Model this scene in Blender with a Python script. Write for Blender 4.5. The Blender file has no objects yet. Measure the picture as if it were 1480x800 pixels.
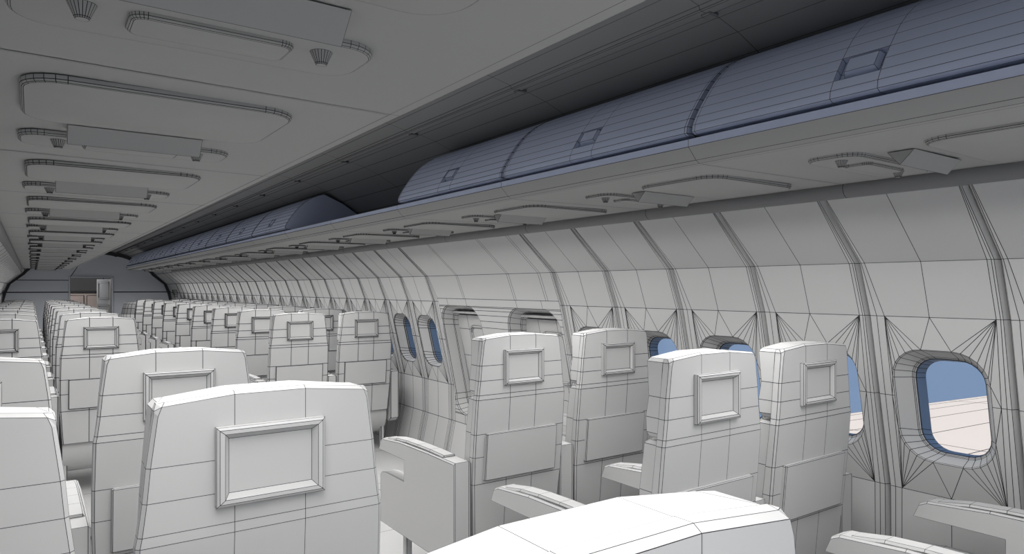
import bpy, math, random
from mathutils import Vector
random.seed(3)
S = bpy.context.scene
COL = S.collection
R = math.radians

# ------------------------------------------------------------------ camera, sky, sun, exposure
CX, CZ = -1.2, 1.58                       # the camera stands over the left seats
cam_d = bpy.data.cameras.new('camera'); cam = bpy.data.objects.new('camera', cam_d); COL.objects.link(cam)
cam_d.sensor_width = 36.0; cam_d.lens = 987.0 / 1480.0 * 36.0
cam_d.shift_y = 16.0 / 1480.0
cam_d.clip_start = 0.02; cam_d.clip_end = 500
cam.location = (CX, 0, CZ)
cam.rotation_euler = (R(90), 0, R(-35.1))
S.camera = cam

world = bpy.data.worlds.new('world'); S.world = world; world.use_nodes = True
wn = world.node_tree.nodes
wn['Background'].inputs[0].default_value = (0.213, 0.305, 0.468, 1)
wn['Background'].inputs[1].default_value = 1.0

sd = bpy.data.lights.new('sun', 'SUN'); sd.energy = 2.7; sd.angle = R(1.0); sd.color = (1, .88, .72)
sun = bpy.data.objects.new('sun', sd); COL.objects.link(sun); sun.rotation_euler = (R(6), R(-12), 0)

FILL_W = 29.0         # each row of added, unseen area lights under the bins, per 3 m
STRIP_W = 2.0          # aisle ceiling strip, per unit
S.view_settings.view_transform = 'Standard'
S.view_settings.look = 'None'
S.view_settings.exposure = 0.0
S.view_settings.gamma = 1.0
S.view_settings.use_curve_mapping = False
S.cycles.use_denoising = True
S.cycles.max_bounces = 10
S.cycles.diffuse_bounces = 6
S.cycles.transparent_max_bounces = 12

# ------------------------------------------------------------------ materials: matt clay with thin dark mesh lines
def clay(name, col, rough=.75, line=(.02, .02, .022)):
    m = bpy.data.materials.new(name); m.use_nodes = True
    nt = m.node_tree; N = nt.nodes; L = nt.links
    b = N['Principled BSDF']; b.inputs['Roughness'].default_value = rough
    b.inputs['Specular IOR Level'].default_value = 0.25
    a = N.new('ShaderNodeAttribute'); a.attribute_name = 'edge_distance'
    sp = N.new('ShaderNodeSeparateColor'); L.new(a.outputs['Color'], sp.inputs[0])
    def mn(x, y, op='MINIMUM'):
        q = N.new('ShaderNodeMath'); q.operation = op; L.new(x, q.inputs[0]); L.new(y, q.inputs[1]); return q.outputs[0]
    d = mn(mn(sp.outputs[0], sp.outputs[1]), mn(sp.outputs[2], a.outputs['Alpha']))
    o1 = N.new('ShaderNodeAttribute'); o1.attribute_type = 'OBJECT'; o1.attribute_name = 'line_width'
    o2 = N.new('ShaderNodeAttribute'); o2.attribute_name = 'line_width'
    w = mn(o1.outputs['Fac'], o2.outputs['Fac'], 'MAXIMUM')
    lt = mn(d, w, 'LESS_THAN')
    mx = N.new('ShaderNodeMix'); mx.data_type = 'RGBA'
    L.new(lt, mx.inputs['Factor']); mx.inputs['A'].default_value = (*col, 1); mx.inputs['B'].default_value = (*line, 1)
    L.new(mx.outputs['Result'], b.inputs['Base Color'])
    return m
M = {
    'seat': clay('seat_clay', (.50, .50, .50)),
    'wall': clay('wall_clay', (.48, .48, .48)),
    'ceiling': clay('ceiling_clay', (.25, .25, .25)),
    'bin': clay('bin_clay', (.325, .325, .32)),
    'door': clay('bin_blue_light_tint', (.49, .54, .69)),  # tint stands in for bluish light on the doors and fascia
    'bulk': clay('bulkhead_clay', (.76, .79, .85)),
    'floor': clay('floor_clay', (.50, .50, .50)),
    'wing': clay('wing_white', (.88, .80, .73)),
    'tan': clay('tan_clay', (.50, .41, .37)),
    'orange': clay('orange_clay', (.75, .38, .12)),
    'pipe': clay('pipe_grey', (.20, .20, .205)),
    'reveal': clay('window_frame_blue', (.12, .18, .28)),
    'dark': clay('dark_clay', (.06, .06, .065)),
}
gm = bpy.data.materials.new('window_glass'); gm.use_nodes = True
_n = gm.node_tree.nodes; _l = gm.node_tree.links; _n.remove(_n['Principled BSDF'])
_t = _n.new('ShaderNodeBsdfTransparent'); _t.inputs[0].default_value = (.98, .99, 1, 1)
_g = _n.new('ShaderNodeBsdfGlossy'); _g.inputs['Roughness'].default_value = .05
_m = _n.new('ShaderNodeMixShader'); _m.inputs[0].default_value = .02
_l.new(_t.outputs[0], _m.inputs[1]); _l.new(_g.outputs[0], _m.inputs[2]); _l.new(_m.outputs[0], _n['Material Output'].inputs[0])
M['glass'] = gm

# ------------------------------------------------------------------ mesh helper
def lw_at(y, x=0.0):
    d = math.hypot(x - CX, y)
    return max(.00052, .00040 * d)
def pdist(p, a, b):
    ab = b - a; l = ab.length
    if l < 1e-9: return (p - a).length
    return (p - a).cross(ab).length / l
class MB:
    def __init__(s): s.v = []; s.f = []
    def add(s, p): s.v.append(Vector(p)); return len(s.v) - 1
    def adds(s, ps): return [s.add(p) for p in ps]
    def face(s, idx, hide=()):                 # hide = indices of edges that carry no line
        if len(idx) <= 4: s.f.append((tuple(idx), tuple(hide))); return
        c = s.add(sum((s.v[i] for i in idx), Vector()) / len(idx))
        n = len(idx)
        for i in range(n):
            s.f.append(((idx[i], idx[(i + 1) % n], c), (1, 2) if i not in hide else (0, 1, 2)))
    def poly(s, ps, hide=()): s.face(s.adds(ps), hide)
    def grid(s, rows, closed=False, skip=(), hide_along=False, hide_across=False):
        ids = [r if isinstance(r[0], int) else s.adds(r) for r in rows]
        for i in range(len(ids) - 1):
            n = len(ids[i])
            for j in range(n if closed else n - 1):
                if (i, j) in skip: continue
                k = (j + 1) % n
                h = []
                if hide_along: h += [1, 3]
                if hide_across: h += [0, 2]
                s.f.append(((ids[i][j], ids[i][k], ids[i + 1][k], ids[i + 1][j]), tuple(h)))
        return ids
    def box(s, a, b):
        x0, y0, z0 = a; x1, y1, z1 = b
        i = s.adds([(x0,y0,z0),(x1,y0,z0),(x1,y1,z0),(x0,y1,z0),(x0,y0,z1),(x1,y0,z1),(x1,y1,z1),(x0,y1,z1)])
        for q in ((0,3,2,1),(4,5,6,7),(0,1,5,4),(1,2,6,5),(2,3,7,6),(3,0,4,7)): s.face([i[k] for k in q])
    def bbox(s, a, b, r):                      # bevelled box
        x0, y0, z0 = a; x1, y1, z1 = b
        def ring(z, i):
            e = i
            return [(x0+e+r,y0+e,z),(x1-e-r,y0+e,z),(x1-e,y0+e+r,z),(x1-e,y1-e-r,z),(x1-e-r,y1-e,z),(x0+e+r,y1-e,z),(x0+e,y1-e-r,z),(x0+e,y0+e+r,z)]
        ids = s.grid([ring(z0, r), ring(z0 + r, 0), ring(z1 - r, 0), ring(z1, r)], closed=True)
        s.face(ids[0][::-1]); s.face(ids[-1])
    def prism(s, outline, x0, x1, hide=()):    # outline in (y,z), extruded along x
        a = s.adds([(x0, y, z) for y, z in outline]); b = s.adds([(x1, y, z) for y, z in outline])
        n = len(outline)
        for i in range(n):
            k = (i + 1) % n; s.face([a[i], b[i], b[k], a[k]])
        return a, b
    def tube(s, path, r, n=8, lines=True):
        rows = []
        for i, p in enumerate(path):
            p = Vector(p)
            t = (Vector(path[min(i+1, len(path)-1)]) - Vector(path[max(i-1, 0)])).normalized()
            u = t.cross(Vector((0,0,1)) if abs(t.z) < .9 else Vector((1,0,0))).normalized(); w = t.cross(u)
            rows.append([p + (u*math.cos(2*math.pi*k/n) + w*math.sin(2*math.pi*k/n))*r for k in range(n)])
        ids = s.grid(rows, closed=True, hide_along=not lines)
        s.face(ids[0][::-1]); s.face(ids[-1])
    def build(s, name, mat, parent=None, loc=(0,0,0), lw=None, vlw=False, smooth=None, kind=None):
        me = bpy.data.meshes.new(name)
        me.from_pydata([tuple(v) for v in s.v], [], [f[0] for f in s.f])
        at = me.attributes.new('edge_distance', 'FLOAT_COLOR', 'CORNER')
        out = []
        for idx, hide in s.f:
            n = len(idx); P = [s.v[i] for i in idx]
            for k in range(n):
                row = [9.0] * 4
                for j in range(n):
                    if j in hide: continue
                    row[j] = 0.0 if (j == k or (j + 1) % n == k) else pdist(P[k], P[j], P[(j + 1) % n])
                out += row
        at.data.foreach_set('color', out)
        if vlw:
            a2 = me.attributes.new('line_width', 'FLOAT', 'POINT')
            a2.data.foreach_set('value', [lw_at(v.y + loc[1], v.x + loc[0]) for v in s.v])
        me.materials.append(mat)
        if smooth is not None:
            for p in me.polygons: p.use_smooth = True
            me.set_sharp_from_angle(angle=R(smooth))
        me.update()
        o = bpy.data.objects.new(name, me); COL.objects.link(o)
        o.location = loc
        if parent is not None: o.parent = parent
        if not vlw: o['line_width'] = lw if lw else lw_at(o.location.y if parent is None else parent.location.y, o.location.x if parent is None else parent.location.x)
        if kind: o['kind'] = kind
        return o
def thing(name, loc=(0,0,0), label=None, cat=None, group=None):
    o = bpy.data.objects.new(name, None); COL.objects.link(o); o.location = loc; o.empty_display_size = .1
    tag(o, label, cat, group); return o
def tag(o, label=None, cat=None, group=None):
    if label: o['label'] = label
    if cat: o['category'] = cat
    if group: o['group'] = group
    return o
def copy_tree(root, loc, label, lw=None):
    lw = lw or lw_at(loc[1], loc[0])
    kids = {}
    for c in ALLKIDS(root): kids.setdefault(c.parent, []).append(c)
    def rec(o, parent):
        n = o.copy(); COL.objects.link(n)
        if parent is not None: n.parent = parent
        if 'line_width' in n: n['line_width'] = lw
        for ch in kids.get(o, []): rec(ch, n)
        return n
    r = rec(root, None); r.location = loc; r['label'] = label
    return r
def ALLKIDS(o):
    out = []
    for c in o.children: out.append(c); out += ALLKIDS(c)
    return out

def rrect(w, h, r, n=6):
    """rounded rectangle outline, half sizes w,h, starting at the left side going over the top; returns (a,b) pairs"""
    pts = []
    for cx_, cy_, a0 in ((-w+r, h-r, 180), (w-r, h-r, 90), (w-r, -h+r, 0), (-w+r, -h+r, -90)):
        for k in range(n + 1):
            a = R(a0 - 90.0 * k / n); pts.append((cx_ + r*math.cos(a), cy_ + r*math.sin(a)))
    return pts

# ------------------------------------------------------------------ cabin shell
Z = lambda c: c + CZ                     # heights measured from the eye line
PROF = [(1.345, .42), (1.39, .355), (1.665, .105), (1.75, -.118), (1.925, -.876), (1.93, -1.2), (1.85, -1.58)]
def wx(c):
    for (x0, z0), (x1, z1) in zip(PROF, PROF[1:]):
        if z1 <= c <= z0: return x0 + (x1 - x0) * (z0 - c) / (z0 - z1)
    return PROF[-1][0]
Y0, YE, YB = -3.115, 19.62, 19.80
PITCH = .516
ribs_a = [1.529 + PITCH * k for k in range(-9, 5)]      # up to 3.593
ribs_b = [5.40 + PITCH * k for k in range(0, 26)]       # up to 18.30
E = .055
ZF, ZL = -.118, -.876
WZC, WH, WW = -.492, .239, .182
RIBW = [(.42, .018, .018), (.355, .020, .020), (.105, .031, .035), (-.118, .071, .035), (-.46, .066, .046), (-.876, .061, .057), (-1.2, .058, .057), (-1.58, .055, .055)]
def ribw(z):                               # half widths of the rib band: towards the near end, towards the far end
    for (z0, n0, f0), (z1, n1, f1) in zip(RIBW, RIBW[1:]):
        if z1 <= z <= z0:
            t = (z0 - z)/(z0 - z1); return n0 + (n1 - n0)*t, f0 + (f1 - f0)*t
    return RIBW[-1][1:]
def rib(mb, sd, yr):
    rows = []
    for z, en, ef in RIBW:
        x = wx(z)
        rows.append([(sd*(x + dx), yr + dy, Z(z)) for dy, dx in ((-en,0),(-max(.017, en*.55),0),(-.012,0),(0,.03),(.012,0),(max(.017, ef*.6),0),(ef,0))])
    mb.grid(rows)
def panel_rows(mb, sd, ys, zs, ra=None, rb=None):
    rows = []
    for z in zs:
        y_ = list(ys)
        if ra is not None: y_[0] = ra + ribw(z)[1]
        if rb is not None: y_[-1] = rb - ribw(z)[0]
        rows.append([(sd*wx(z), y, Z(z)) for y in y_])
    mb.grid(rows)
def fan(mb, sd, ya, yb, cy, pts, zt, zb, zm):
    """surround of an opening: pts outline (y,z) starting left-bottom of the top left corner, going over the top"""
    A = lambda y, z: mb.add((sd*wx(z), y, Z(z)))
    n = len(pts) // 4
    P = [A(cy + a, b) for a, b in pts]
    L = lambda z: ya + ribw(z)[1]
    Q = lambda z: yb - ribw(z)[0]
    ctl, ctr, cbr, cbl = A(L(zt), zt), A(Q(zt), zt), A(Q(zb), zb), A(L(zb), zb)
    mt, mbm, ml, mr = A((ya+yb)/2 + .01, zt), A((ya+yb)/2, zb), A(L(zm), zm), A(Q(zm), zm)
    rl = A(cy + pts[0][0], zm); rr = A(cy + pts[2*n][0], zm)
    q = [P[i*n:(i+1)*n] for i in range(4)]
    for c, arc in zip((ctl, ctr, cbr, cbl), q):
        for i in range(n - 1): mb.face([c, arc[i], arc[i+1]])
    mb.face([ctl, q[0][-1], mt]); mb.face([mt, q[0][-1], q[1][0]]); mb.face([mt, q[1][0], ctr])
    mb.face([ctr, q[1][-1], mr]); mb.face([mr, q[1][-1], rr]); mb.face([mr, rr, q[2][0]]); mb.face([mr, q[2][0], cbr])
    mb.face([cbr, q[2][-1], mbm]); mb.face([mbm, q[2][-1], q[3][0]]); mb.face([mbm, q[3][0], cbl])
    mb.face([cbl, q[3][-1], ml]); mb.face([ml, q[3][-1], rl]); mb.face([ml, rl, q[0][0]]); mb.face([ml, q[0][0], ctl])
WPTS = [(a, WZC + b) for a, b in rrect(WW, WH, .125, 6)]
EXITS = [(3.985, .325), (5.015, .325)]
EZT, EZB = -.150, -1.12
EZC, EH = (EZT + EZB)/2, (EZT - EZB)/2
EPTS = [(a, EZC + b) for a, b in rrect(.325, EH, .17, 5)]
def wall(sd, name):
    mb = MB()
    for y in ribs_a + ribs_b: rib(mb, sd, y)
    def bay(a, b):
        m = (a + b)/2
        panel_rows(mb, sd, [a, m + .005, b], [.42, .355, .105], a, b)
        mb.grid([[(sd*wx(z), y, Z(z)) for y in (a + ribw(z)[1], m + dy, b - ribw(z)[0])] for z, dy in ((.105, .005), (ZF, .01))])
        fan(mb, sd, a, b, m, WPTS, ZF, ZL, -.46)
        panel_rows(mb, sd, [a, m, b], [ZL, -1.2, -1.58], a, b)
    for rr in (ribs_a, ribs_b):
        for a, b in zip(rr, rr[1:]): bay(a, b)
    # overwing exits bay
    ra, rb = ribs_a[-1], ribs_b[0]; a, b = ra + E, rb - E
    cols = [a, 3.745, 3.77, 4.125, 4.15, 4.86, 4.885, b]
    panel_rows(mb, sd, cols, [.42, .355, .105, -.09], ra, rb)
    n = 6
    zl = [-.09] + [z for _, z in sorted(EPTS[:n] , key=lambda t: -t[1])] + [-.46, ZL] + [z for _, z in sorted(EPTS[3*n:], key=lambda t: -t[1])] + [-1.2]
    A = lambda y, z: (sd*wx(z), y, Z(z))
    def edge_y(z, w=.325, r=.17):
        dz = abs(z - EZC) - (EH - r)
        if dz <= 0: return w
        dz = min(dz, r); return w - r + math.sqrt(max(0, r*r - dz*dz))
    zz = zl[1:-1]
    strips = [(a, None, EXITS[0][0], -1), (EXITS[0][0], 1, EXITS[1][0], -1), (EXITS[1][0], 1, b, None)]
    for (c0, s0, c1, s1) in strips:
        rows = []
        for z in zz:
            y0 = c0 + s0*edge_y(z) if s0 else ra + ribw(z)[1]
            y1 = c1 + s1*edge_y(z) if s1 else rb - ribw(z)[0]
            rows.append([A(y0, z), A(y1, z)])
        mb.grid(rows)
    for z0, z1 in ((-.09, EZT), (EZB, -1.2)):
        mb.grid([[A(y, z) for y in (ra + ribw(z)[1], EXITS[0][0]-.155, EXITS[0][0]+.155, EXITS[1][0]-.155, EXITS[1][0]+.155, rb - ribw(z)[0])] for z in (z0, z1)])
    panel_rows(mb, sd, [a, 4.12, 4.5, 4.88, b], [-1.2, -1.58], ra, rb)
    # forward end past the last rib and aft end
    e0 = ribs_b[-1] + E
    zz = [.42, .355, .105, ZF, ZL, -1.2, -1.58]
    panel_rows(mb, sd, [e0, 18.55], zz, ribs_b[-1])
    panel_rows(mb, sd, [18.55, 18.8, 19.05, 19.25], [.42, .355, .105, -.05])
    panel_rows(mb, sd, [18.55, 18.8, 19.05, 19.25], [-1.4, -1.58])
    panel_rows(mb, sd, [19.25, 19.4, YE], zz)
    o = mb.build(name, M['wall'], vlw=True, smooth=28, kind='structure')
    return o
wall(1, 'wall_right'); wall(-1, 'wall_left')

def window_mesh(sd):
    mb = MB()
    def ring(w, h, r, dz, D):
        return [(sd*(wx(WZC + dz + b) + D), a, Z(WZC + dz + b)) for a, b in rrect(w, h, r, 6)]
    rows = [ring(WW, WH, .125, 0, 0), ring(WW-.004, WH-.004, .123, 0, .006), ring(.141, .212, .095, -.006, .085),
            ring(.136, .207, .092, -.006, .088), ring(.133, .204, .09, -.006, .098)]
    mb.grid(rows, closed=True)
    f = MB(); f.grid([ring(.133, .204, .09, -.006, .098), ring(.130, .201, .088, -.006, .098), ring(.118, .197, .08, -.012, .155)], closed=True)
    g = MB(); a = g.adds(ring(.119, .198, .08, -.012, .150)); b = g.adds(ring(.119, .198, .08, -.012, .156))
    n = len(a)
    for i in range(n): g.face([a[i], a[(i+1) % n], b[(i+1) % n], b[i]], hide=(0,1,2,3))
    g.face(a[::-1], hide=range(n)); g.face(b, hide=range(n))
    return mb, f, g
wn_i = 0
for sd in (1, -1):
    mb, f, g = window_mesh(sd)
    first = None
    for rr in (ribs_a, ribs_b):
        for a, b in zip(rr, rr[1:]):
            wn_i += 1; yc = (a + b)/2
            if first is None:
                first = mb.build('window_1', M['wall'], loc=(0, yc, 0), smooth=40, kind='structure')
                fp = g.build('pane', M['glass'], first)
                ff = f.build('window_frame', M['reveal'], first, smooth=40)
                o, p, q = first, fp, ff
            else:
                o = first.copy(); COL.objects.link(o); o.location = (0, yc, 0)
                p = fp.copy(); COL.objects.link(p); p.parent = o
                q = ff.copy(); COL.objects.link(q); q.parent = o
            o.name = 'window_%d' % wn_i
            o['line_width'] = q['line_width'] = lw_at(yc, sd*1.8)

# overwing exit hatches
dn = 0
for sd in (1, -1):
    for cy, hw in EXITS:
        dn += 1
        mb = MB()
        def ring(w, h, r, D): return [(sd*(wx(EZC + b) + D), a, Z(EZC + b)) for a, b in rrect(w, h, r, 5)]
        mb.grid([ring(.325, EH, .17, 0), ring(.318, EH-.006, .166, .012), ring(.30, EH-.025, .15, .10), ring(.292, EH-.033, .145, .105), ring(.288, EH-.037, .14, .15)], closed=True)
        o = mb.build('door_%d' % dn, M['wall'], loc=(0, cy, 0), lw=lw_at(cy, 1.8), smooth=40, kind='structure')
        h = MB()                                   # hatch leaf below the handle slot
        zt = -.235
        zs = [zt, -.36, -.60, -.84, EZB + .03]
        h.grid([[(sd*(wx(z) + .145), y, Z(z)) for y in (-.32, -.10, .12, .32)] for z in zs])
        h.grid([[(sd*(wx(zt) + D), y, Z(zt)) for y in (-.32, .32)] for D in (.145, .34)])
        h.grid([[(sd*(wx(zt) + .34), y, Z(z)) for y in (-.32, .32)] for z in (zt, -.12)])
        h.grid([[(sd*(wx(zt) + D), y, Z(-.14)) for y in (-.32, .32)] for D in (.34, .12)])
        for yy in (-.32, .32):
            h.poly([(sd*(wx(zt) + .12), yy, Z(zt)), (sd*(wx(zt) + .34), yy, Z(zt)), (sd*(wx(zt) + .34), yy, Z(-.14)), (sd*(wx(zt) + .12), yy, Z(-.14))])
        hp = h.build('hatch_panel', M['wall'], o, lw=lw_at(cy, 1.8), smooth=30)
        hb = MB(); xx = wx(-.21)
        pts = [(-.28, -.222), (.27, -.222), (.27, -.200), (-.28, -.200)]
        a = hb.adds([(sd*(xx + .085), y, Z(z)) for y, z in pts]); b = hb.adds([(sd*(xx + .135), y, Z(z)) for y, z in pts])
        hb.face(a); hb.face(b[::-1])
        for i in range(4): hb.face([a[i], b[i], b[(i+1) % 4], a[(i+1) % 4]])
        hb.build('handle_bar', M['wall'], o, lw=lw_at(cy, 1.8))
        wf = MB()
        def wr(w, hh, r, D): return [(sd*(wx(-.52 + b) + D), a - .05, Z(-.52 + b)) for a, b in rrect(w, hh, r, 5)]
        ids = wf.grid([wr(.135, .20, .05, .144), wr(.13, .195, .048, .128), wr(.115, .18, .04, .126), wr(.105, .17, .035, .140)], closed=True)
        wf.face(ids[-1], hide=range(len(ids[-1])))
        wf.build('hatch_window', M['wall'], hp, lw=lw_at(cy, 1.8), smooth=40)
# passenger doors at the far end
for sd in (1, -1):
    dn += 1
    mb = MB(); zc, hh = (-.05 - 1.4)/2, (1.4 - .05)/2
    def ring(w, h, r, D): return [(sd*(wx(max(-1.57, zc + b)) + D), 18.9 + a, Z(zc + b)) for a, b in rrect(w, h, r, 5)]
    r0 = ring(.35, hh, .002, 0)
    ids = mb.grid([r0, ring(.33, hh-.02, .14, .01), ring(.30, hh-.05, .12, .12)], closed=True)
    mb.face(ids[-1])
    o = mb.build('door_%d' % dn, M['wall'], vlw=True, smooth=40, kind='structure')
    hb = MB(); hb.box((sd*1.86 - .03, 18.72, Z(-.30)), (sd*1.86 + .03, 19.08, Z(-.22)))
    hb.build('door_handle', M['dark'], o, lw=.004)

# floor
mb = MB()
ys = [Y0 + 1.032*k for k in range(25)]
mb.grid([[(x, y, 0) for x in (-1.86, -1.03, -.45, .45, 1.03, 1.86)] for y in ys])
mb.build('floor', M['floor'], vlw=True, kind='structure')

# ceiling
CP = [(0, .95), (.25, .935), (.42, .906), (.512, .886), (.518, .874), (.528, .872), (.560, .868), (.566, .878), (.578, .877), (.61, .871), (.708, .846), (.812, .805), (.95, .73), (1.09, .645), (1.26, .51), (1.345, .42)]
yc = [1.417 + 1.032*k for k in range(-4, 18)]; yc = [max(y, -2.7) for y in yc]; yc[-1] = YE; 
full = [(-x, z) for x, z in CP[:0:-1]] + CP
mb = MB()
mb.grid([[(x, y, Z(z)) for x, z in full] for y in yc])
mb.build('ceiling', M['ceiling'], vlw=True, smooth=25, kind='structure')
ORD = ['nearest', 'second', 'third', 'fourth', 'fifth', 'sixth', 'seventh', 'eighth', 'ninth', 'tenth', 'eleventh', 'twelfth', 'thirteenth', 'fourteenth', 'fifteenth', 'sixteenth', 'seventeenth', 'eighteenth', 'nineteenth', 'twentieth', 'twenty-first', 'twenty-second']
# small rail brackets at every ceiling seam
t = None
for sd in (1,):
    for i, y in enumerate(yc[1:-1]):
        mb = MB()
        mb.bbox((.565*sd - .022, -.02, Z(.862)), (.565*sd + .022, .02, Z(.874)), .004)
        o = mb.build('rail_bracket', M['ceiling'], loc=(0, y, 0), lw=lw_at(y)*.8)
        tag(o, 'small flat bracket on the ceiling rail above the right bins, %s from the near end' % ORD[i], 'bracket', 'ceiling rail brackets')

mb = MB()
ring_ = [(-x, z) for x, z in (CP[:-1] + PROF)[:0:-1]] + CP[:-1] + PROF
mb.grid([[(x*k, y, Z(z*(k if z > 0 else 1) )) for x, z in ring_] for k, y in ((1.0, YE), (1.07, YE + .002), (1.07, YB))], hide_along=True, hide_across=True)
mb.grid([[(x*k, y, Z(z*k if z < 0 else z*kz)) for x, z in ring_] for k, kz, y in ((1.0, 1.0, YB - .075), (.965, .90, YB - .075), (.965, .90, YB - .005))], hide_along=True, hide_across=True)
mb.build('trim_3', M['dark'], vlw=True, kind='structure')
# bulkhead at the far end with its doorway
mb = MB()
arch = [(x, z) for x, z in CP] + PROF[1:]
arch = [(x*1.07, z*(1.07 if z > 0 else 1)) for x, z in arch]
dw, dt = .445, .257
for sd in (1, -1):
    pts = {}
    def zc_(x):
        for (x0, z0), (x1, z1) in zip(arch[:15], arch[1:16]):
            if x0 <= x <= x1: return z0 + (z1 - z0)*(x - x0)/max(1e-6, x1 - x0)
        return .4
    def xo(z):
        for (x0, z0), (x1, z1) in zip(arch, arch[1:]):
            if z1 <= z <= z0 and z0 > z1: return x0 + (x1 - x0)*(z0 - z)/(z0 - z1)
        return 1.9
    # above the door line
    up = [p for p in arch if p[1] > dt + .001]
    A = [mb.add((sd*x, YB, Z(z))) for x, z in up] + [mb.add((sd*xo(dt), YB, Z(dt)))]
    cdoor = mb.add((sd*dw, YB, Z(dt))); cen = mb.add((0, YB, Z(dt)))
    for i in range(len(A) - 1):
        mb.face([cdoor, A[i], A[i+1]], hide=(0, 1, 2) if (i or sd > 0) else (1, 2))
    mb.face([cen, A[0], cdoor], hide=(0, 1) if sd > 0 else (0,))
    levels = [dt, .19, -.095, -.105, -.6, -1.2, -1.58]
    for z0, z1 in zip(levels, levels[1:]):
        mb.poly([(sd*dw, YB, Z(z0)), (sd*xo(z0), YB, Z(z0)), (sd*xo(z1), YB, Z(z1)), (sd*dw, YB, Z(z1))], hide=[0, 1, 2][:0] + [1] + ([0] if z0 not in (-.095, -.105) and not (sd < 0 and z0 == .19) else []) + ([2] if z1 not in (-.095, -.105) and not (sd < 0 and z1 == .19) else []))
mb.build('wall_front', M['bulk'], vlw=True, kind='structure')
# door frame and leaf
fr = MB()
for x0, x1, z0, z1 in ((-.475, -.44, -1.58, dt + .03), (.44, .475, -1.58, dt + .03), (-.44, .44, dt - .005, dt + .03)):
    fr.box((x0, YB - .05, Z(z0)), (x1, YB + .10, Z(z1)))
dr = fr.build('door_20', M['bulk'], lw=.004, kind='structure')
lf = MB()
lf.bbox((-.84, 0, .01), (0, .045, Z(dt) - .02), .006)
for z0, z1 in ((Z(-.28), Z(.16)), (Z(-1.35), Z(-.42))):
    for (x0, x1, a, b) in ((-.74, -.70, z0, z1), (-.14, -.10, z0, z1), (-.74, -.10, z0, z0 + .04), (-.74, -.10, z1 - .04, z1)):
        lf.box((x0, -.015, a), (x1, .002, b))
leaf = lf.build('door_leaf', M['wall'], dr, lw=.004)
leaf.location = (.43, YB + .1, 0); leaf.rotation_euler = (0, 0, R(-72))
hd = MB(); hd.tube([(-.78, -.02, 1.0), (-.78, -.06, 1.0), (-.66, -.06, 1.0)], .012, 8)
hd.build('door_handle', M['dark'], leaf, lw=.003)

# forward compartment seen through the doorway
mb = MB()
yf0, yf1 = YB + .12, 24.5
mb.grid([[(x, y, Z(z)) for x, z in ((-1.85, -1.58), (-1.9, -.4), (-1.5, .4), (-.8, .62), (0, .68), (.8, .62), (1.5, .4), (1.9, -.4), (1.85, -1.58))] for y in (yf0, 21, 22, 23.2, yf1)])
mb.grid([[(x, yf1, Z(z)) for x in (-1.9, -.6, .6, 1.9)] for z in (-1.58, -.3, .68)])
mb.build('wall_cockpit', M['seat'], vlw=True, smooth=30, kind='structure')
mb = MB(); mb.grid([[(x, y, 0) for x in (-1.86, 0, 1.86)] for y in (21.655, 23, yf1)]); mb.build('floor_forward', M['floor'], vlw=True, kind='structure')
g = MB(); g.bbox((-1.4, 22.5, 0), (1.4, 22.9, Z(-.13)), .02)
galley = g.build('galley_cabinet', M['tan'], lw=.006)
tag(galley, 'tan cabinet seen far off through the open bulkhead doorway', 'cabinet')
g = MB()
for x in (-1.15, -.55, .05, .65): g.bbox((x, 22.47, .3), (x + .54, 22.505, Z(-.2)), .01)
g.build('cabinet_door', M['tan'], galley, lw=.006)
g = MB(); g.bbox((-1.45, 22.45, Z(-.13)), (1.45, 22.95, Z(-.08)), .012)
g.build('cabinet_top', M['dark'], galley, lw=.006)
for i, x in enumerate((-.62, -.40)):
    g = MB(); g.tube([(0, 0, 0), (0, 0, .78), (0, .03, .95), (0, .1, 1.2)], .022, 8)
    g.tube([(-.05, -.02, .55), (.05, -.02, .55)], .03, 8)
    q = g.build('orange_strut', M['orange'], loc=(x, 22.3, .55 - .55), lw=.005)
    tag(q, ('left' if i == 0 else 'right') + ' one of two thin orange struts in front of the tan cabinet beyond the doorway', 'strut', 'orange struts beyond the doorway')

ld = bpy.data.lights.new('compartment_fill', 'POINT'); ld.shadow_soft_size = .2; ld.energy = 22
lo = bpy.data.objects.new('compartment_fill', ld); COL.objects.link(lo); lo.location = (-.5, 21.3, Z(.2))  # added point light without a fixture, brightens the compartment
# wall pipes where bins meet the side walls
for i, sd in enumerate((1, -1)):
    mb = MB()
    n = 14
    ysr = []
    for k in range(-4, 15):
        y = 1.417 + 1.032*k
        ysr += [y + .004, y + 1.028]
    rows = []
    for y in [1.417 - 4*1.032] + [1.417 + 1.032*(k + 1) for k in range(-4, 15)]:
        rows.append([(sd*(1.385 + .036*math.cos(2*math.pi*q/n)), y, Z(.384 + .036*math.sin(2*math.pi*q/n))) for q in range(n)])
    ids = mb.grid(rows, closed=True, hide_along=True)
    mb.face(ids[0]); mb.face(ids[-1])
    mb.build('trim_%d' % (i + 1), M['pipe'], vlw=True, smooth=60, kind='structure')

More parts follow.
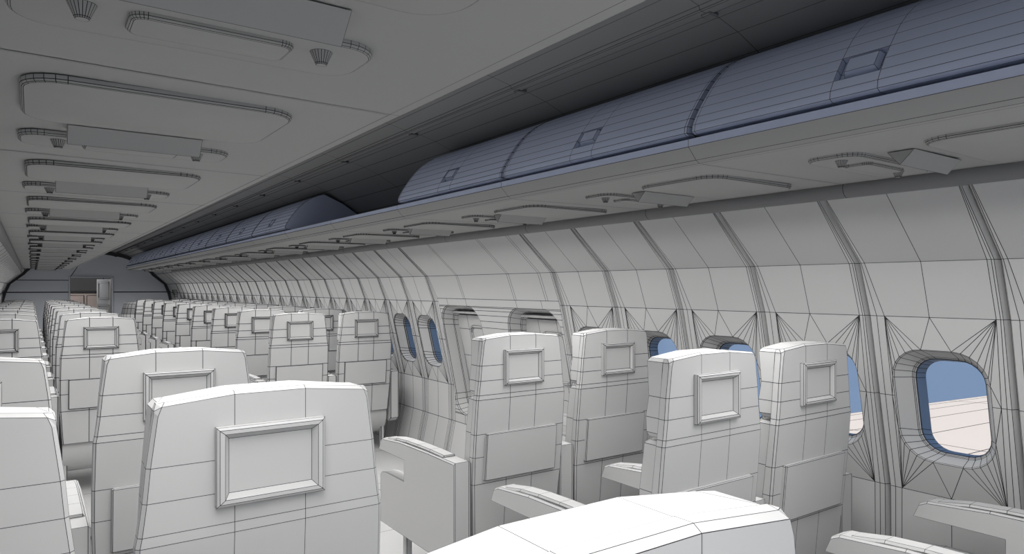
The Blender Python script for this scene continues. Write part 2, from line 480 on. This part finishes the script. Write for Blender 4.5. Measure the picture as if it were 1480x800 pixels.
# ------------------------------------------------------------------ overhead bins
UL = 1.032
ctrl = [(.512, .474), (.482, .474), (.468, .482), (.471, .503), (.485, .530), (.505, .562), (.530, .597), (.557, .632), (.585, .664), (.620, .696), (.660, .725), (.700, .748), (.745, .768), (.790, .780)]
def rslab(mb, sd, x0, x1, y0, y1, zt, th, r, n=6, sc=.006):
    cx_, cy_ = (x0 + x1)/2*sd, (y0 + y1)/2
    w, h = (x1 - x0)/2, (y1 - y0)/2
    def ring(e, z): return [(cx_ + a, cy_ + b, z) for a, b in rrect(w - e, h - e, max(.005, r - e), n)]
    ids = mb.grid([ring(0, zt), ring(0, zt - th*.6), ring(sc*.5, zt - th*.9), ring(sc, zt - th)], closed=True)
    mb.face(ids[-1])
def make_bin(sd, with_door=True, end=None):
    root = thing('overhead_bin')
    mb = MB()
    ysg = [0, .007, UL - .007, UL]
    prof = [(1.42, .400), (.54, .391), (.516, .391), (.500, .400), (.464, .437)]
    mb.grid([[(sd*x, y, Z(z)) for x, z in prof] for y in (0, UL)])
    mb.poly([(sd*.54, .008, Z(.3905)), (sd*1.37, .008, Z(.3985)), (sd*1.37, .0002, Z(.3985)), (sd*.54, .0002, Z(.3905))])
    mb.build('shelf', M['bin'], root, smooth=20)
    mb = MB()
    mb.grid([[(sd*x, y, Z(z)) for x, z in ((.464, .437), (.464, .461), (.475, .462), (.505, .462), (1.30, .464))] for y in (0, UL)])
    mb.build('blue_lit_fascia', M['door'], root, smooth=20)  # fascia strip; blue light from the left put into its colour
    zt = Z(.396)
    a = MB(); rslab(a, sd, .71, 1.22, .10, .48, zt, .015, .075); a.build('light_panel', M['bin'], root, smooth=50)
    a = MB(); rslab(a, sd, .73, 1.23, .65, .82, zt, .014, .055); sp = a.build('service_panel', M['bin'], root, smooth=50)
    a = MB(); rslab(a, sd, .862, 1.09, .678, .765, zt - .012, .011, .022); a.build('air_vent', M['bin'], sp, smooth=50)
    a = MB()
    x0, x1 = sd*.83, sd*1.13
    tri = [(.535, Z(.392)), (.61, Z(.392)), (.575, Z(.352))]
    p, q = a.prism(tri, x0, x1); a.face(p); a.face(q[::-1])
    a.build('sign_wedge', M['bin'], root)
    for xc, yc_ in (((.79, .725), (1.115, .715)) if sd > 0 else ((.816, .70), (1.145, .70))):
        a = MB(); n = 20
        def c(r, z): return [(sd*xc + r*math.cos(2*math.pi*k/n), yc_ + r*math.sin(2*math.pi*k/n), z) for k in range(n)]
        ids = a.grid([c(.0185, zt - .011), c(.018, zt - .014), c(.010, zt - .032), c(.0085, zt - .0345)], closed=True)
        a.face(ids[-1])
        a.build('reading_light', M['bin'], sp, smooth=30)
    if with_door:
        d = MB()
        ysd = [.010, .020, .456, .576, UL - .020, UL - .010]
        pr = list(ctrl)
        rows = [[(sd*x, y, Z(z)) for y in ysd] for x, z in pr]
        ids = d.grid(rows, skip={(4, 2), (5, 2)})
        for c in (0, -1):                                   # side returns
            r = [ids[i][c] for i in range(len(pr))]
            r2 = [d.add(d.v[i] + Vector((sd*.03, 0, -.0))) for i in r]
            d.grid([r, r2])
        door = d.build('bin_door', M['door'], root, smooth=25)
        l = MB()
        y0, y1 = .456, .576
        P = [pr[4], pr[5], pr[6]]
        off = (.017, -.010)
        o = [[(sd*x, y, Z(z)) for x, z in P] for y in (y0, y1)]
        i_ = [[(sd*(x + off[0]), y, Z(z + off[1])) for x, z in P] for y in (y0, y1)]
        for s_ in (0, 1): l.grid([o[s_], i_[s_]])
        for e in (0, 2): l.grid([[o[0][e], o[1][e]], [i_[0][e], i_[1][e]]])
        l.grid([i_[0], i_[1]])
        a0, a2 = P[0], P[2]
        def lerp(t): return (a0[0] + (a2[0] - a0[0])*t, a0[1] + (a2[1] - a0[1])*t)
        top = [(sd*(lerp(t)[0] - .002), y, Z(lerp(t)[1] + .001)) for y, t in ((y0+.022, .30), (y1-.022, .30), (y1-.022, .88), (y0+.022, .88))]
        bot = [(sd*(lerp(t)[0] + .015), y, Z(lerp(t)[1] - .008)) for y, t in ((y0+.016, .22), (y1-.016, .22), (y1-.016, .94), (y0+.016, .94))]
        ti = l.adds(top); bi = l.adds(bot); l.face(ti)
        for k in range(4): l.face([ti[k], ti[(k+1) % 4], bi[(k+1) % 4], bi[k]])
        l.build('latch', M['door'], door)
    if end is not None:
        e = MB()
        ye = .012 if end == 0 else UL - .012
        pp = [(sd*x, ye, Z(z)) for x, z in ctrl] + [(sd*.95, ye, Z(.715)), (sd*1.09, ye, Z(.63)), (sd*1.22, ye, Z(.53)), (sd*1.27, ye, Z(.468))]
        i1 = e.adds(pp); e.face(i1)
        pq = [(x, y + (-.008 if end == 0 else .008), z) for x, y, z in pp]
        i2 = e.adds(pq); e.face(i2); e.grid([i1, i2], hide_along=True)
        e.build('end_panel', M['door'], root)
    return root
for sd, sname in ((1, 'right'), (-1, 'left')):
    protos = {}
    for n_, k in enumerate(range(-4, 15)):
        wd = k not in (2, 3)
        end = {1: 1, 4: 0, 14: 1}.get(k)
        key = (wd, end)
        y = 1.417 + UL*k
        if wd: lab = '%s overhead bin with ribbed door painted as blue-lit along the %s wall, counted from the near end' % (ORD[n_], sname)
        else: lab = 'doorless open luggage shelf above the exits on the %s side, %s one' % (sname, 'nearer' if k == 2 else 'farther')
        if key not in protos:
            r_ = make_bin(sd, wd, end); r_.location = (0, y, 0)
            for c in ALLKIDS(r_): c['line_width'] = lw_at(y + .5, sd*.6)*.95
            tag(r_, lab, 'luggage bin', 'overhead bins along the %s side' % sname)
            protos[key] = r_
        else:
            copy_tree(protos[key], (0, y, 0), lab, lw_at(y + .5, sd*.6)*.95)

# aisle ceiling light strip (above, between the bins)
mb = MB()
mb.bbox((-.09, -2.4, Z(.915)), (.09, 19.3, Z(.955)), .01)
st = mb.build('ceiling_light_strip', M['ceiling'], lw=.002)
tag(st, 'long slim light housing along the middle of the ceiling', 'ceiling light')
for sd in (1, -1):
    for k in range(7):
        ld = bpy.data.lights.new('added_bin_light', 'AREA'); ld.shape = 'RECTANGLE'; ld.size = .62; ld.spread = R(171); ld.size_y = 2.9; ld.energy = FILL_W
        ld.color = (1, .99, .975)
        lo = bpy.data.objects.new('added_bin_light', ld); COL.objects.link(lo); lo.location = (sd*.87, -1.5 + 2.95*k, Z(.335))  # added area lights with no fixture, to light seats and walls
for k in range(6):
    ld = bpy.data.lights.new('strip_light', 'AREA'); ld.shape = 'RECTANGLE'; ld.size = .14; ld.size_y = 3.3; ld.energy = STRIP_W
    lo = bpy.data.objects.new('strip_light', ld); COL.objects.link(lo); lo.location = (0, -.6 + 3.5*k, Z(.91))

# ------------------------------------------------------------------ seats
SZ = [(-.366, .247), (-.437, .2535), (-.504, .262), (-.526, .266), (-.69, .269), (-.80, .269), (-.93, .266), (-1.18, .250)]
def make_seat(arms, name='passenger_seat'):
    """arms: tuple of (x centre) ; seat faces +y, its back plane at y = 0"""
    root = thing(name)
    # back shell
    mb = MB(); b = .008
    def yoff(z): return 0 if z > -.53 else (-.53 - z)*.09
    def ring(z, w, dt=None, e=0.0, zi=0.0):
        y = yoff(z) + e
        zz = [0, zi, zi, 0]
        return [(-w+b, y, Z(z)), (-.077, y, Z(z + zi)), (.077, y, Z(z + zi)), (w-b, y, Z(z)), (w, y+b, Z(z)), (w, .034, Z(z)), (-w, .034, Z(z)), (-w, y+b, Z(z))]
    rows = []
    def topring(z, w, e, arch, c):
        return [(-w+b+c, e, Z(z)), (-.077, e, Z(z + arch)), (.077, e, Z(z + arch)), (w-b-c, e, Z(z)), (w-c*.4, b+e, Z(z - c*.2)), (w-c*.4, .034, Z(z - c*.2)), (-w+c*.4, .034, Z(z - c*.2)), (-w+c*.4, b+e, Z(z - c*.2))]
    rows.append(topring(-.235, .2325, .010, .013, .012))
    rows.append([(-.2325+b+.006, 0, Z(-.243)), (-.077, 0, Z(-.229)), (.077, 0, Z(-.229)), (.2325-b-.006, 0, Z(-.243)), (.2325, b, Z(-.251)), (.2325, .034, Z(-.251)), (-.2325, .034, Z(-.251)), (-.2325, b, Z(-.251))])
    rows.append([(-.2325+b-.001, 0, Z(-.262)), (-.077, 0, Z(-.262)), (.077, 0, Z(-.262)), (.2325-b+.001, 0, Z(-.262)), (.233, b, Z(-.262)), (.233, .034, Z(-.262)), (-.233, .034, Z(-.262)), (-.233, b, Z(-.262))])
    tops = len(rows)
    for z, w in SZ:
        r = ring(z, w); r[5] = (w, .034 + max(0, (-.53 - z))*.11, Z(z)); r[6] = (-w, r[5][1], Z(z)); rows.append(r)
    ids = mb.grid(rows[:2], closed=True)
    low = mb.grid([ids[-1]] + rows[2:], closed=True)
    # the ring just below the top edge carries no line of its own
    n8 = 8
    first = len(mb.f) - n8*(len(low) - 1)
    for q in range(n8):
        mb.f[first + q] = (mb.f[first + q][0], (2,)); mb.f[first + n8 + q] = (mb.f[first + n8 + q][0], (0,))
    ids = ids[:1] + low
    t = ids[0]
    # top cap
    c1 = mb.adds([(-.077, .034, Z(-.222)), (.077, .034, Z(-.222))])
    mb.face([t[0], t[1], c1[0], t[6]]); mb.face([t[1], t[2], c1[1], c1[0]]); mb.face([t[2], t[3], t[5], c1[1]])
    mb.face([t[0], t[6], t[7]]); mb.face([t[3], t[4], t[5]])
    bt = ids[-1]; mb.face([bt[0], bt[7], bt[6], bt[5], bt[4], bt[3], bt[2], bt[1]])
    shell = mb.build('backrest', M['seat'], root)
    # headrest cushion
    mb = MB()
    hs = [(-.250, .2325, .118), (-.366, .245, .098), (-.437, .249, .108), (-.488, .252, .102), (-.502, .246, .085)]
    def hr(z, w, yf, arch=0.0, e=0.0):
        yb = .034 + max(0, (-.53 - z))*.09; yf = max(yf, yb + .06)
        return [(-w, yb, Z(z)), (-w, yf - .012, Z(z)), (-w + .02, yf, Z(z)), (-.077, yf, Z(z + arch)), (.077, yf, Z(z + arch)), (w - .02, yf, Z(z)), (w, yf - .012, Z(z)), (w, yb, Z(z))]
    rows = [hr(-.238, .222, .112, .015)] + [hr(z, w, yf, .014 if z > -.3 else 0) for z, w, yf in hs]
    ids = mb.grid(rows)
    t = ids[0]; c1 = mb.adds([(-.077, .034, Z(-.223)), (.077, .034, Z(-.223))])
    mb.face([t[0], t[1], t[2]]); mb.face([t[0], t[2], t[3], c1[0]]); mb.face([c1[0], t[3], t[4], c1[1]]); mb.face([c1[1], t[4], t[5], t[7]]); mb.face([t[5], t[6], t[7]])
    mb.face(ids[-1][::-1])
    mb.build('headrest', M['seat'], root)
    # back cushion
    mb = MB()
    bs = [(-.516, .236, .098), (-.530, .246, .118), (-.69, .252, .135), (-.85, .252, .150), (-1.03, .25, .165), (-1.12, .25, .165)]
    ids = mb.grid([hr(z, w, yf) for z, w, yf in bs])
    t = ids[0]; mb.face([t[i] for i in range(8)]); mb.face(ids[-1][::-1])
    mb.build('back_cushion', M['seat'], root)
    # seat cushion, rounded over the front
    mb = MB()
    prof = [(.10, -1.035), (.35, -1.045), (.60, -1.035), (.74, -1.030), (.79, -1.040), (.82, -1.070), (.82, -1.12), (.79, -1.165), (.10, -1.165)]
    xs = [-.252, -.235, -.08, .08, .235, .252]
    rows = [[(x, y, Z(z - (.014 if abs(x) > .25 else 0))) for y, z in prof] for x in xs]
    ids = mb.grid(rows, closed=True)
    mb.face(ids[0][::-1]); mb.face(ids[-1])
    mb.build('seat_cushion', M['seat'], root, smooth=30)
    # seat pan and legs
    mb = MB()
    tub = [(.10, -1.168), (.085, -1.21), (.09, -1.27), (.12, -1.34), (.18, -1.40), (.27, -1.43), (.38, -1.43), (.48, -1.40), (.56, -1.34), (.62, -1.26), (.78, -1.22), (.78, -1.168)]
    ids = mb.grid([[(x, y, Z(z)) for y, z in tub] for x in (-.25, .25)], closed=True, hide_across=False)
    mb.f = [(f, (1, 3)) for f, h in mb.f]
    mb.face(ids[0][::-1]); mb.face(ids[1])
    mb.build('seat_pan', M['seat'], root, smooth=35)
    for x in (-.232, .232):
        for y in (.16, .79):
            mb = MB(); mb.bbox((x - .018, y - .022, 0), (x + .018, y + .022, Z(-1.18)), .004); mb.build('leg', M['seat'], root)
    # screen
    mb = MB(); zc, w, h = -.380, .117, .0845
    def fr(ww, hh, y): return [(-ww, y, Z(zc + hh)), (ww, y, Z(zc + hh)), (ww, y, Z(zc - hh)), (-ww, y, Z(zc - hh))]
    ids = mb.grid([fr(w, h, .0), fr(w, h, -.016), fr(w-.006, h-.006, -.020), fr(w - .017, h - .015, -.020), fr(w - .027, h - .026, -.004)], closed=True)
    sc = mb.build('screen_frame', M['seat'], root)
    g = MB(); g.poly(fr(w - .027, h - .026, -.004)); g.build('screen', M['seat'], sc)
    # literature pocket
    mb = MB()
    mb.bbox((-.212, -.018, Z(-.915)), (.212, .006, Z(-.688)), .004)
    for v in mb.v: v.y += (Z(-.53) - v.z)*.09
    mb.build('seat_pocket', M['seat'], root)
    # armrests
    for ax in arms:
        mb = MB(); hw = .045
        out = [(.05, -.815), (.30, -.813), (.62, -.818), (.835, -.836), (.865, -.850), (.885, -.905), (.57, -.905), (.57, -1.018), (.80, -1.018), (.845, -1.026), (.865, -1.045), (.865, -1.305), (.10, -1.305), (.05, -1.27)]
        inner = []
        for y, z in out: inner.append((y, z))
        def rr(x, k):    # chamfered long top edge
            return [(x, y, Z(z - (k if i < 5 else 0))) for i, (y, z) in enumerate(out)]
        A_ = [mb.adds(rr(ax - hw, .008)), mb.adds(rr(ax - hw + .008, 0)), mb.adds(rr(ax + hw - .008, 0)), mb.adds(rr(ax + hw, .008))]
        mb.grid(A_, closed=True)
        for s_, ids in ((0, A_[0]), (1, A_[3])):
            up = [ids[i] for i in (0, 1, 2, 3, 4, 5, 6)]; lo = [ids[i] for i in (0, 6, 7, 13)]
            lo2 = [ids[i] for i in (7, 8, 9, 10, 11, 12, 13)]
            mb.face(up, hide=(6,)); mb.face(lo, hide=(0, 2)); mb.face(lo2, hide=(6,))
        arm = mb.build('armrest', M['seat'], root)
        mb = MB()
        pts = [(.17, -.815, .002), (.17, -.815, .012), (.31, -.813, .013), (.44, -.814, .013), (.57, -.817, .013), (.69, -.824, .012), (.80, -.833, .003)]
        mb.grid([[(ax + xx, y, Z(z + dz - cz)) for y, z, dz in pts] for xx, cz in ((-.034, .010), (-.028, 0), (.028, 0), (.034, .010))])
        mb.build('armrest_pad', M['seat'], arm)
    return root
COLX = [-1.395, -.765, .765, 1.395]
PLACE = ['window seat on the left side', 'aisle seat on the left side', 'aisle seat on the right side', 'window seat on the right side']
ROWY = [.42, 1.55, 2.70, 6.10] + [6.10 + 1.194*k for k in range(1, 9)]
ROWN = ['nearest row, beside the camera', 'second row', 'third row, just before the overwing exits', 'first row past the overwing exits', 'second row past the overwing exits', 'third row past the overwing exits', 'fourth row past the overwing exits', 'fifth row past the overwing exits', 'sixth row past the overwing exits', 'seventh row past the overwing exits', 'eighth row past the overwing exits', 'ninth and farthest row past the exits']
ARMS = [(-.318,), (-.315, .318), (-.318, .315), (.318,)]
protos = {}
for ci, x in enumerate(COLX):
    for ri, y in enumerate(ROWY):
        lab = 'pale grey high-backed %s, %s' % (PLACE[ci], ROWN[ri])
        if ci not in protos:
            r_ = make_seat(ARMS[ci]); r_.location = (x, y, 0)
            for c in ALLKIDS(r_): c['line_width'] = lw_at(y, x)
            tag(r_, lab, 'airplane seat', 'passenger seats in rows'); protos[ci] = r_
        else: copy_tree(protos[ci], (x, y, 0), lab)

# round-backed crew chair past the last right-hand row
root = thing('crew_chair', (.86, 17.45, 0), 'dark-topped round-backed chair standing past the last row on the right', 'chair')
mb = MB()
n = 14
def arc(r, z): return [(r*math.cos(R(180 + 180*k/n)), .3 + r*math.sin(R(180 + 180*k/n)), z) for k in range(n + 1)]
mb.grid([arc(.40, .35), arc(.42, .90), arc(.42, 1.0)]); mb.grid([arc(.33, .35), arc(.35, .90), arc(.35, 1.0)]); mb.grid([arc(.42, 1.0), arc(.35, 1.0)])
mb.build('chair_shell', M['seat'], root, lw=.006, smooth=40)
mb = MB(); mb.grid([arc(.41, 1.0), arc(.39, 1.12), arc(.36, 1.22), arc(.30, 1.27)]); mb.build('chair_hood', M['pipe'], root, lw=.006, smooth=40)
mb = MB(); mb.bbox((-.32, .05, .38), (.32, .62, .50), .03); mb.build('seat_cushion', M['seat'], root, lw=.006)
mb = MB(); mb.tube([(0, .3, 0), (0, .3, .38)], .06, 12); mb.tube([(0, .3, 0), (0, .3, .03)], .22, 16); mb.build('pedestal', M['seat'], root, lw=.006)

# ------------------------------------------------------------------ the wing outside the right-hand windows
def wing(sd, lab):
    mb = MB()
    def pt(t, c):                 # t along span, c along chord from leading edge
        x = 2.15 + 13.0*t
        yl = 5.7 - 3.3*t
        ch = 8.2 - 5.0*t
        z = -1.72 + .45*t
        th = .32*(1 - .6*t)*math.sin(math.pi*min(1, c*1.15 + .02)**.6) if c < 1 else 0
        return x, yl - ch*c, z, th
    ts = [0, .15, .3, .5, .75, 1]; cs = [0, .02, .06, .12, .2, .3, .38, .46, .56, .66, .8, .92, 1]
    top = []; bot = []
    for t_ in ts:
        a = [pt(t_, c) for c in cs]
        top.append([(sd*x, y, Z(z) + th*.25) for x, y, z, th in a]); bot.append([(sd*x, y, Z(z) - th*.7 - .02) for x, y, z, th in a])
    A_ = mb.grid(top); B_ = mb.grid(bot)
    for k in (0, -1):
        mb.grid([A_[k], B_[k]])
        mb.grid([[A_[i][k] for i in range(len(ts))], [B_[i][k] for i in range(len(ts))]])
    o = mb.build('aircraft_wing', M['wing'], lw=.007)
    tag(o, lab, 'wing', None)
wing(1, 'white wing outside the windows on the right side of the cabin')
